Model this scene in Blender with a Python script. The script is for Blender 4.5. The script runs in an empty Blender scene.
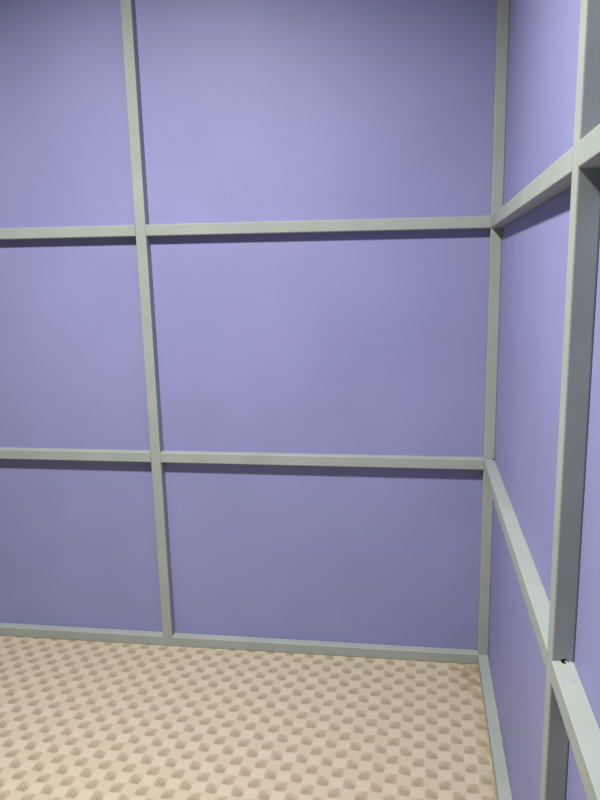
import bpy, bmesh, math, random
from mathutils import Vector, Matrix

scene = bpy.context.scene
COL = scene.collection

# ---------------------------------------------------------------- camera
PITCH, ROLL, YAW = (math.radians(a) for a in (-11.0619, -0.8357, -7.7219))
fw = Vector((math.sin(YAW)*math.cos(PITCH), math.cos(YAW)*math.cos(PITCH), math.sin(PITCH)))
rt = Vector((math.cos(YAW), -math.sin(YAW), 0.0))
up = rt.cross(fw)
rt2 = rt*math.cos(ROLL) + up*math.sin(ROLL)
up2 = -rt*math.sin(ROLL) + up*math.cos(ROLL)
cam_data = bpy.data.cameras.new('camera')
cam = bpy.data.objects.new('camera', cam_data)
COL.objects.link(cam)
M = Matrix((rt2, up2, -fw)).transposed().to_4x4()
M.translation = Vector((-0.2641, -2.4435, 1.4711))
cam.matrix_world = M
cam_data.sensor_fit = 'AUTO'
cam_data.sensor_width = 36.0
cam_data.lens = 675.605/800*36.0
cam_data.shift_x = -31.4714/800
cam_data.shift_y = 8.2078/800
cam_data.clip_start = 0.02
scene.camera = cam

# ---------------------------------------------------------------- light and exposure
world = bpy.data.worlds.new('world')
scene.world = world
world.use_nodes = True
world.node_tree.nodes['Background'].inputs[0].default_value = (0.8, 0.82, 0.9, 1)
world.node_tree.nodes['Background'].inputs[1].default_value = 0.0

lamp = bpy.data.lights.new('ceiling_lamp', 'AREA')
lamp.shape = 'DISK'
lamp.size = 0.22
lamp.energy = 52.5
lamp.spread = math.radians(147)
lamp.color = (1.0, 0.972, 0.91)
lamp_o = bpy.data.objects.new('ceiling_lamp', lamp)
lamp_o.location = (-1.18, -1.56, 2.92)
lamp_o.rotation_euler = (math.radians(5), 0, 0)     # aimed slightly at the back wall to balance the brightness
COL.objects.link(lamp_o)

vs = scene.view_settings
vs.view_transform = 'Standard'
vs.look = 'None'
vs.gamma = 1.0
vs.use_curve_mapping = False
vs.exposure = 0.55

# ---------------------------------------------------------------- dimensions (metres)
W = 0.040                 # face width of the square tube
D = 0.0366                # how far the back frame stands out of its wall
WR = 0.0379               # how far the right frame stands out of its wall
XL = -1.2576              # right edge of the post on the back wall
YN = -1.3098              # far edge of the post on the right wall
Z_MID, Z_TOP, Z_BASE = 0.8144, 1.6630, 0.0413
X0, Y0, H = -2.62, -3.30, 3.20   # room extents

# ---------------------------------------------------------------- node helpers
class N:
    def __init__(self, name):
        self.m = bpy.data.materials.new(name)
        self.m.use_nodes = True
        self.t = self.m.node_tree
        self.b = self.t.nodes['Principled BSDF']
        self.out = self.t.nodes['Material Output']
    def new(self, ty, **kw):
        n = self.t.nodes.new(ty)
        for k, v in kw.items():
            setattr(n, k, v)
        return n
    def put(self, sock, v):
        if isinstance(v, bpy.types.NodeSocket):
            self.t.links.new(v, sock)
        else:
            sock.default_value = v
    def math(self, op, a, b=0.0, c=0.0, clamp=False):
        n = self.new('ShaderNodeMath', operation=op, use_clamp=clamp)
        self.put(n.inputs[0], a); self.put(n.inputs[1], b); self.put(n.inputs[2], c)
        return n.outputs[0]
    def step(self, x, lo, hi, a=0.0, b=1.0):
        n = self.new('ShaderNodeMapRange', interpolation_type='SMOOTHSTEP')
        self.put(n.inputs[0], x)
        for i, v in ((1, lo), (2, hi), (3, a), (4, b)):
            self.put(n.inputs[i], v)
        return n.outputs[0]
    def mix(self, f, a, b, blend='MIX'):
        n = self.new('ShaderNodeMix', data_type='RGBA', blend_type=blend)
        self.put(n.inputs[0], f)
        self.put(n.inputs[6], a if isinstance(a, bpy.types.NodeSocket) else (*a, 1))
        self.put(n.inputs[7], b if isinstance(b, bpy.types.NodeSocket) else (*b, 1))
        return n.outputs[2]
    def noise(self, scale, detail=3.0, vec=None, rough=0.5):
        n = self.new('ShaderNodeTexNoise')
        if vec is None:
            vec = self.new('ShaderNodeTexCoord').outputs['Object']
        self.put(n.inputs['Vector'], vec)
        n.inputs['Scale'].default_value = scale
        n.inputs['Detail'].default_value = detail
        n.inputs['Roughness'].default_value = rough
        return n.outputs['Fac']
    def bump(self, h, strength, dist):
        n = self.new('ShaderNodeBump')
        n.inputs['Strength'].default_value = strength
        n.inputs['Distance'].default_value = dist
        self.put(n.inputs['Height'], h)
        self.put(self.b.inputs['Normal'], n.outputs[0])

def srgb(r, g, b):
    f = lambda c: c/12.92 if c <= 0.04045 else ((c+0.055)/1.055)**2.4
    return tuple(f(v/255) for v in (r, g, b))

# purple laminate of the wall panels
n = N('purple_panel')
base = (0.270, 0.280, 0.528)
f = n.step(n.noise(2.2, 4), 0.3, 0.7)
c = n.mix(f, tuple(v*0.96 for v in base), tuple(v*1.04 for v in base))
f2 = n.step(n.noise(38, 3), 0.45, 0.75)
c = n.mix(n.math('MULTIPLY', f2, 0.06), c, (0.36, 0.36, 0.58))
sp = n.step(n.noise(70, 1), 0.775, 0.80)
c = n.mix(n.math('MULTIPLY', sp, 0.25), c, (0.5, 0.48, 0.72))
n.put(n.b.inputs['Base Color'], c)
n.b.inputs['Roughness'].default_value = 0.55
n.b.inputs['Specular IOR Level'].default_value = 0.3
n.bump(n.noise(120, 2), 0.05, 0.001)
M_PANEL = n.m

# grey-green paint on the steel tubes
n = N('grey_green_paint')
f = n.step(n.noise(9, 4), 0.3, 0.72)
c = n.mix(f, (0.336, 0.378, 0.348), (0.370, 0.408, 0.380))
wn = n.step(n.noise(28, 5, rough=0.65), 0.60, 0.76)
c = n.mix(n.math('MULTIPLY', wn, 0.35), c, (0.30, 0.30, 0.22))
n.put(n.b.inputs['Base Color'], c)
n.b.inputs['Roughness'].default_value = 0.6
n.b.inputs['Specular IOR Level'].default_value = 0.2
n.bump(n.noise(160, 3), 0.08, 0.001)
M_FRAME = n.m

n = N('hole_shade')  # near-black colour stands in for the shade inside the joint holes
f = n.noise(200, 2)
n.put(n.b.inputs['Base Color'], n.mix(f, (0.006, 0.006, 0.008), (0.02, 0.018, 0.02)))
n.b.inputs['Roughness'].default_value = 0.9
M_DARK = n.m

n = N('purple_smear')
f = n.noise(150, 3)
n.put(n.b.inputs['Base Color'], n.mix(f, (0.37, 0.39, 0.38), (0.31, 0.31, 0.44)))
n.b.inputs['Roughness'].default_value = 0.6
M_SMEAR = n.m

n = N('ceiling_dark')  # unseen ceiling, coloured dark so it bounces little light
f = n.noise(6, 3)
n.put(n.b.inputs['Base Color'], n.mix(f, (0.10, 0.10, 0.10), (0.12, 0.12, 0.12)))
n.b.inputs['Roughness'].default_value = 0.9
M_CEIL = n.m

n = N('plain_grey_wall')  # unseen left and front walls, nearly black to hold down bounced light
f = n.noise(5, 3)
n.put(n.b.inputs['Base Color'], n.mix(f, (0.05, 0.05, 0.05), (0.06, 0.06, 0.06)))
n.b.inputs['Roughness'].default_value = 0.9
M_PLAIN = n.m

# printed vinyl floor: woven checker of cream squares and hatched wedges
n = N('woven_print_vinyl')
tc = n.new('ShaderNodeTexCoord').outputs['Object']
sep = n.new('ShaderNodeSeparateXYZ'); n.put(sep.inputs[0], tc)
X, Y = sep.outputs[0], sep.outputs[1]
ax, ay, bx, by = 0.0797, -0.0038, 0.0012, 0.0825       # the two repeats of the print
det = ax*by - ay*bx
dx = n.math('ADD', X, 0.42); dy = n.math('ADD', Y, 0.590)
u = n.math('ADD', n.math('MULTIPLY', dx, by/det), n.math('MULTIPLY', dy, -bx/det))
v = n.math('ADD', n.math('MULTIPLY', dx, -ay/det), n.math('MULTIPLY', dy, ax/det))
u = n.math('ADD', u, 0.25); v = n.math('ADD', v, 0.25)
fu = n.math('FRACT', n.math('ADD', u, 100.0)); fv = n.math('FRACT', n.math('ADD', v, 100.0))
colB = n.math('GREATER_THAN', fu, 0.5)
rowB = n.math('GREATER_THAN', fv, 0.5)
s = n.math('FRACT', n.math('MULTIPLY', fu, 2.0))       # 0..1 inside one square
t = n.math('FRACT', n.math('MULTIPLY', fv, 2.0))
dark = n.math('SUBTRACT', 1.0, n.math('ABSOLUTE', n.math('SUBTRACT', colB, rowB)))   # A-row0 and B-row1
sgn = n.math('SUBTRACT', n.math('MULTIPLY', colB, 2.0), 1.0)     # -1 in column A, +1 in column B
def line(coord, freq, width):
    w = n.math('ABSOLUTE', n.math('SUBTRACT', n.math('FRACT', n.math('ADD', n.math('MULTIPLY', coord, freq), 20.0)), 0.5))
    return n.step(w, width*0.4, width, 1.0, 0.0)
sc = n.math('SUBTRACT', s, 0.5); tcn = n.math('SUBTRACT', t, 0.5)
diag = n.math('ADD', tcn, n.math('MULTIPLY', sgn, n.math('MULTIPLY', sc, 0.9)))
hatch = line(diag, 3.0, 0.20)
# wedge: a soft lens inside the square, heavier towards one side of the print
wedge_d = n.math('ADD', n.math('MULTIPLY', sc, sc),
                 n.math('MULTIPLY', n.math('MULTIPLY', diag, diag), 0.75))
lens = n.step(wedge_d, 0.02, 0.34, 1.0, 0.0)
# the shade of each printed wedge deepens to a curved lower edge
curve = n.math('ADD', t, n.math('MULTIPLY', n.math('MULTIPLY', sc, sc), -0.9))
low = n.math('MULTIPLY', n.step(curve, 0.85, 0.02), n.step(curve, -0.12, 0.06))
wedge = n.math('ADD', n.math('MULTIPLY', lens, 0.52), n.math('MULTIPLY', low, 0.60), clamp=True)
light = srgb(197, 186, 164)
striped = srgb(190, 178, 155)
shade = srgb(164, 150, 128)
groove = srgb(140, 125, 102)
vline = line(s, 4.0, 0.25)
cl = n.mix(n.math('MULTIPLY', colB, n.math('ADD', n.math('MULTIPLY', vline, 0.6), 0.45)), light, striped)
cl = n.mix(n.math('MULTIPLY', n.step(t, 0.7, 1.0), 0.35), cl, striped)
cd = n.mix(wedge, striped, shade)
cd = n.mix(n.math('MULTIPLY', n.math('MULTIPLY', hatch, wedge), 0.75), cd, groove)
edge = n.math('MULTIPLY', n.step(n.math('ABSOLUTE', sc), 0.5, 0.42), n.step(n.math('ABSOLUTE', tcn), 0.5, 0.42))
cc = n.mix(n.math('MULTIPLY', dark, edge), n.mix(dark, cl, striped), cd)
# wear: broad paler and browner patches, rust-brown stain in the corner under the posts
wear = n.step(n.noise(1.6, 4), 0.35, 0.7)
cc = n.mix(n.math('MULTIPLY', wear, 0.10), cc, srgb(192, 170, 146))
spk = n.step(n.noise(26, 4), 0.62, 0.75)
cc = n.mix(n.math('MULTIPLY', spk, 0.12), cc, srgb(170, 140, 110))
d1 = n.math('SQRT', n.math('ADD', n.math('POWER', n.math('ADD', X, 0.07), 2.0),
                           n.math('MULTIPLY', n.math('POWER', n.math('ADD', Y, 0.11), 2.0), 0.30)))
st = n.math('MULTIPLY', n.step(d1, 0.09, 0.02), n.step(n.noise(30, 4), 0.35, 0.62))
cc = n.mix(n.math('MULTIPLY', st, 0.55), cc, srgb(140, 106, 72))
edge_dirt = n.math('MULTIPLY', n.step(X, -0.085, -0.04), n.step(n.noise(16, 4), 0.4, 0.65))
cc = n.mix(n.math('MULTIPLY', edge_dirt, 0.45), cc, srgb(150, 122, 82))
n.put(n.b.inputs['Base Color'], cc)
n.b.inputs['Roughness'].default_value = 0.55
n.b.inputs['Specular IOR Level'].default_value = 0.3
n.bump(n.math('SUBTRACT', 1.0, n.math('MULTIPLY', dark, wedge)), 0.15, 0.002)
M_FLOOR = n.m

# ---------------------------------------------------------------- mesh helpers
def link(name, bm, mat, parent=None):
    bmesh.ops.recalc_face_normals(bm, faces=bm.faces)
    me = bpy.data.meshes.new(name)
    bm.to_mesh(me); bm.free()
    me.materials.append(mat)
    o = bpy.data.objects.new(name, me)
    COL.objects.link(o)
    if parent:
        o.parent = parent
    return o

def box(bm, a, b):
    r = bmesh.ops.create_cube(bm, size=1.0)
    for vtx in r['verts']:
        vtx.co = Vector([(a[i]+b[i])/2 + vtx.co[i]*(b[i]-a[i]) for i in range(3)])
    return r['verts']

def slab(name, a, b, mat, kind='structure'):
    bm = bmesh.new(); box(bm, a, b)
    o = link(name, bm, mat)
    o['kind'] = kind
    return o

def tube_bar(name, a, b, parent, radius=0.0034):
    """A square steel tube between two corners, its long edges rounded."""
    bm = bmesh.new(); box(bm, a, b)
    ext = [abs(b[i]-a[i]) for i in range(3)]
    ax_ = ext.index(max(ext))
    es = [e for e in bm.edges if abs((e.verts[0].co-e.verts[1].co)[ax_]) > 1e-4]
    bmesh.ops.bevel(bm, geom=es, offset=radius, segments=3, affect='EDGES', profile=0.5)
    o = link(name, bm, M_FRAME, parent)
    for p in o.data.polygons:
        p.use_smooth = False
    return o

def plan_bar(name, pts, z0, z1, parent, radius=0.0025):
    """A bar given by its outline seen from above (used where an end is ragged)."""
    bm = bmesh.new()
    vs_ = [bm.verts.new((x, y, z0)) for x, y in pts]
    f_ = bm.faces.new(vs_)
    r = bmesh.ops.extrude_face_region(bm, geom=[f_])
    for vtx in [g for g in r['geom'] if isinstance(g, bmesh.types.BMVert)]:
        vtx.co.z = z1
    es = [e for e in bm.edges if abs(e.verts[0].co.z-e.verts[1].co.z) < 1e-6
          and abs(e.verts[0].co.y-e.verts[1].co.y) > 0.2]
    bmesh.ops.bevel(bm, geom=es, offset=radius, segments=3, affect='EDGES', profile=0.5)
    return link(name, bm, M_FRAME, parent)

def thing(name, loc, label, cat, group=None):
    o = bpy.data.objects.new(name, None)
    o.location = loc
    o.empty_display_size = 0.1
    COL.objects.link(o)
    o['label'] = label; o['category'] = cat; o['kind'] = 'thing'
    if group:
        o['group'] = group
    return o

# ---------------------------------------------------------------- the room
TH = 0.05
slab('floor', (X0-TH, Y0-TH, -TH), (TH, TH, 0), M_FLOOR)
slab('ceiling', (X0-TH, Y0-TH, H), (TH, TH, H+TH), M_CEIL)
slab('wall_back', (X0, 0, 0), (TH, TH, H), M_PANEL)
slab('wall_right', (0, Y0, 0), (TH, 0, H), M_PANEL)
slab('wall_left', (X0-TH, Y0, 0), (X0, TH, H), M_PLAIN)
slab('wall_front', (X0-TH, Y0-TH, 0), (TH, Y0, H), M_PLAIN)

# ---------------------------------------------------------------- frame on the back wall
def world_parent(o, t):
    o.matrix_parent_inverse = Matrix.Translation(-t.location)

G = 0.0003   # hairline joint between tubes
fb = thing('steel_frame', (XL, -D/2, 0),
           'grey-green painted steel frame on the wide back wall, with the inner corner post', 'metal frame')
parts = []
parts.append(tube_bar('bottom_rail', (X0, -D, 0), (-WR-G, 0, Z_BASE), fb))
parts.append(tube_bar('post', (XL-W, -D-0.0006, Z_BASE), (XL, 0, H), fb))
parts.append(tube_bar('post', (-WR, -D-0.0004, 0), (0, 0, H), fb))
for z in (Z_MID, Z_TOP):
    parts.append(tube_bar('rail', (X0, -D, z-W), (XL-W-G, 0, z), fb))
    parts.append(tube_bar('rail', (XL+G, -D, z-W), (-WR-G, 0, z), fb))
for o in parts:
    world_parent(o, fb)

# ---------------------------------------------------------------- frame on the right wall
fr = thing('steel_frame', (-WR/2, YN-W/2, 0),
           'grey-green painted steel frame on the side wall, dark-painted hole at a rail joint', 'metal frame')
parts = []
YC = -D-0.0008
parts.append(tube_bar('post', (-WR-0.0004, YN-W, 0), (0, YN, H), fr))
parts.append(tube_bar('bottom_rail', (-WR, YN+G, 0), (0, YC, Z_BASE), fr))
parts.append(tube_bar('bottom_rail', (-WR, Y0, 0), (0, YN-W-G, Z_BASE), fr))
parts.append(tube_bar('rail', (-WR, YN+G, Z_TOP-W), (0, YC, Z_TOP), fr))
parts.append(tube_bar('rail', (-WR, Y0, Z_TOP-W), (0, YN-W-G, Z_TOP), fr))
# far middle rail: a small open notch at its wall-side end against the corner post
parts.append(plan_bar('rail', [(-WR, YN+G), (0, YN+G), (0, YC-0.010), (-0.004, YC-0.011), (-0.0075, YC-0.006),
                               (-0.008, YC), (-WR, YC)], Z_MID-W, Z_MID, fr))
# near middle rail: ragged cut end, gap against the post
e = YN-W-G
parts.append(plan_bar('rail', [(-WR, Y0), (-WR, e), (-0.0235, e), (-0.0225, e-0.0035), (-0.0195, e-0.0075), (-0.0155, e-0.0070),
                               (-0.0130, e-0.0030), (-0.0115, e-0.0005), (-0.0085, e-0.0005), (-0.006, e-0.0022), (-0.004, e),
                               (0, e), (0, Y0)], Z_MID-W+0.004, Z_MID+0.004, fr))
# dark disc on the post, painting the shade of a hole at that joint
bm = bmesh.new()
ring = []
for k in range(16):
    a = k/16*math.tau
    rr = 1 + 0.22*math.sin(3*a+1) + 0.1*math.sin(5*a)
    ring.append(bm.verts.new((-0.0185+0.0048*rr*math.cos(a), YN-W-0.0008, Z_MID+0.0058+0.0030*rr*math.sin(a)+0.0012*math.cos(a))))
bm.faces.new(ring)
r = bmesh.ops.extrude_face_region(bm, geom=list(bm.faces))
for g in r['geom']:
    if isinstance(g, bmesh.types.BMVert):
        g.co.y += 0.0014
hl = link('weld_hole_shade', bm, M_DARK, fr)
hl['label'] = 'small black disc, painted shade of a hole at the welded joint'
parts.append(hl)
# dark dot painting pinhole shade where the far middle rail meets the corner post
bm = bmesh.new()
ring = []
for k in range(12):
    a = k/12*math.tau
    ring.append(bm.verts.new((-0.0050+0.0030*math.cos(a), YC+0.0006, Z_MID+0.0012+0.0028*math.sin(a))))
bm.faces.new(ring)
r = bmesh.ops.extrude_face_region(bm, geom=list(bm.faces))
for g in r['geom']:
    if isinstance(g, bmesh.types.BMVert):
        g.co.y -= 0.0012
hl = link('weld_hole_shade', bm, M_DARK, fr)
hl['label'] = 'tiny black dot, painted shade of a pinhole at the corner joint'
parts.append(hl)
# pale burrs left at the cut end of the rail
bm = bmesh.new()
for x_, y_, s_ in ((-0.0142, 0.0012, 0.0017), (-0.0118, 0.0030, 0.0013), (-0.0065, 0.0018, 0.0015), (-0.0232, 0.0015, 0.0012)):
    r = bmesh.ops.create_icosphere(bm, subdivisions=2, radius=s_)
    for vtx in r['verts']:
        vtx.co = Vector((vtx.co.x*1.1, vtx.co.y*1.6, vtx.co.z*0.9)) + Vector((x_, YN-W-y_, Z_MID+0.0042))
parts.append(link('weld_bead', bm, M_FRAME, fr))
# purple smear rubbed onto the top of the near rail
bm = bmesh.new()
random.seed(4)
ring = []
for k in range(14):
    a = k/14*math.tau
    rr = 1 + random.uniform(-0.3, 0.3)
    ring.append(bm.verts.new((-0.0120+0.0050*rr*math.cos(a), -1.4060+0.008*rr*math.sin(a), Z_MID+0.0042)))
bm.faces.new(ring)
r = bmesh.ops.extrude_face_region(bm, geom=list(bm.faces))
for g in r['geom']:
    if isinstance(g, bmesh.types.BMVert):
        g.co.z -= 0.0004
sm = link('paint_smear', bm, M_SMEAR, fr)
sm['label'] = 'faint purple smear on the rail top'
parts.append(sm)
for o in parts:
    world_parent(o, fr)
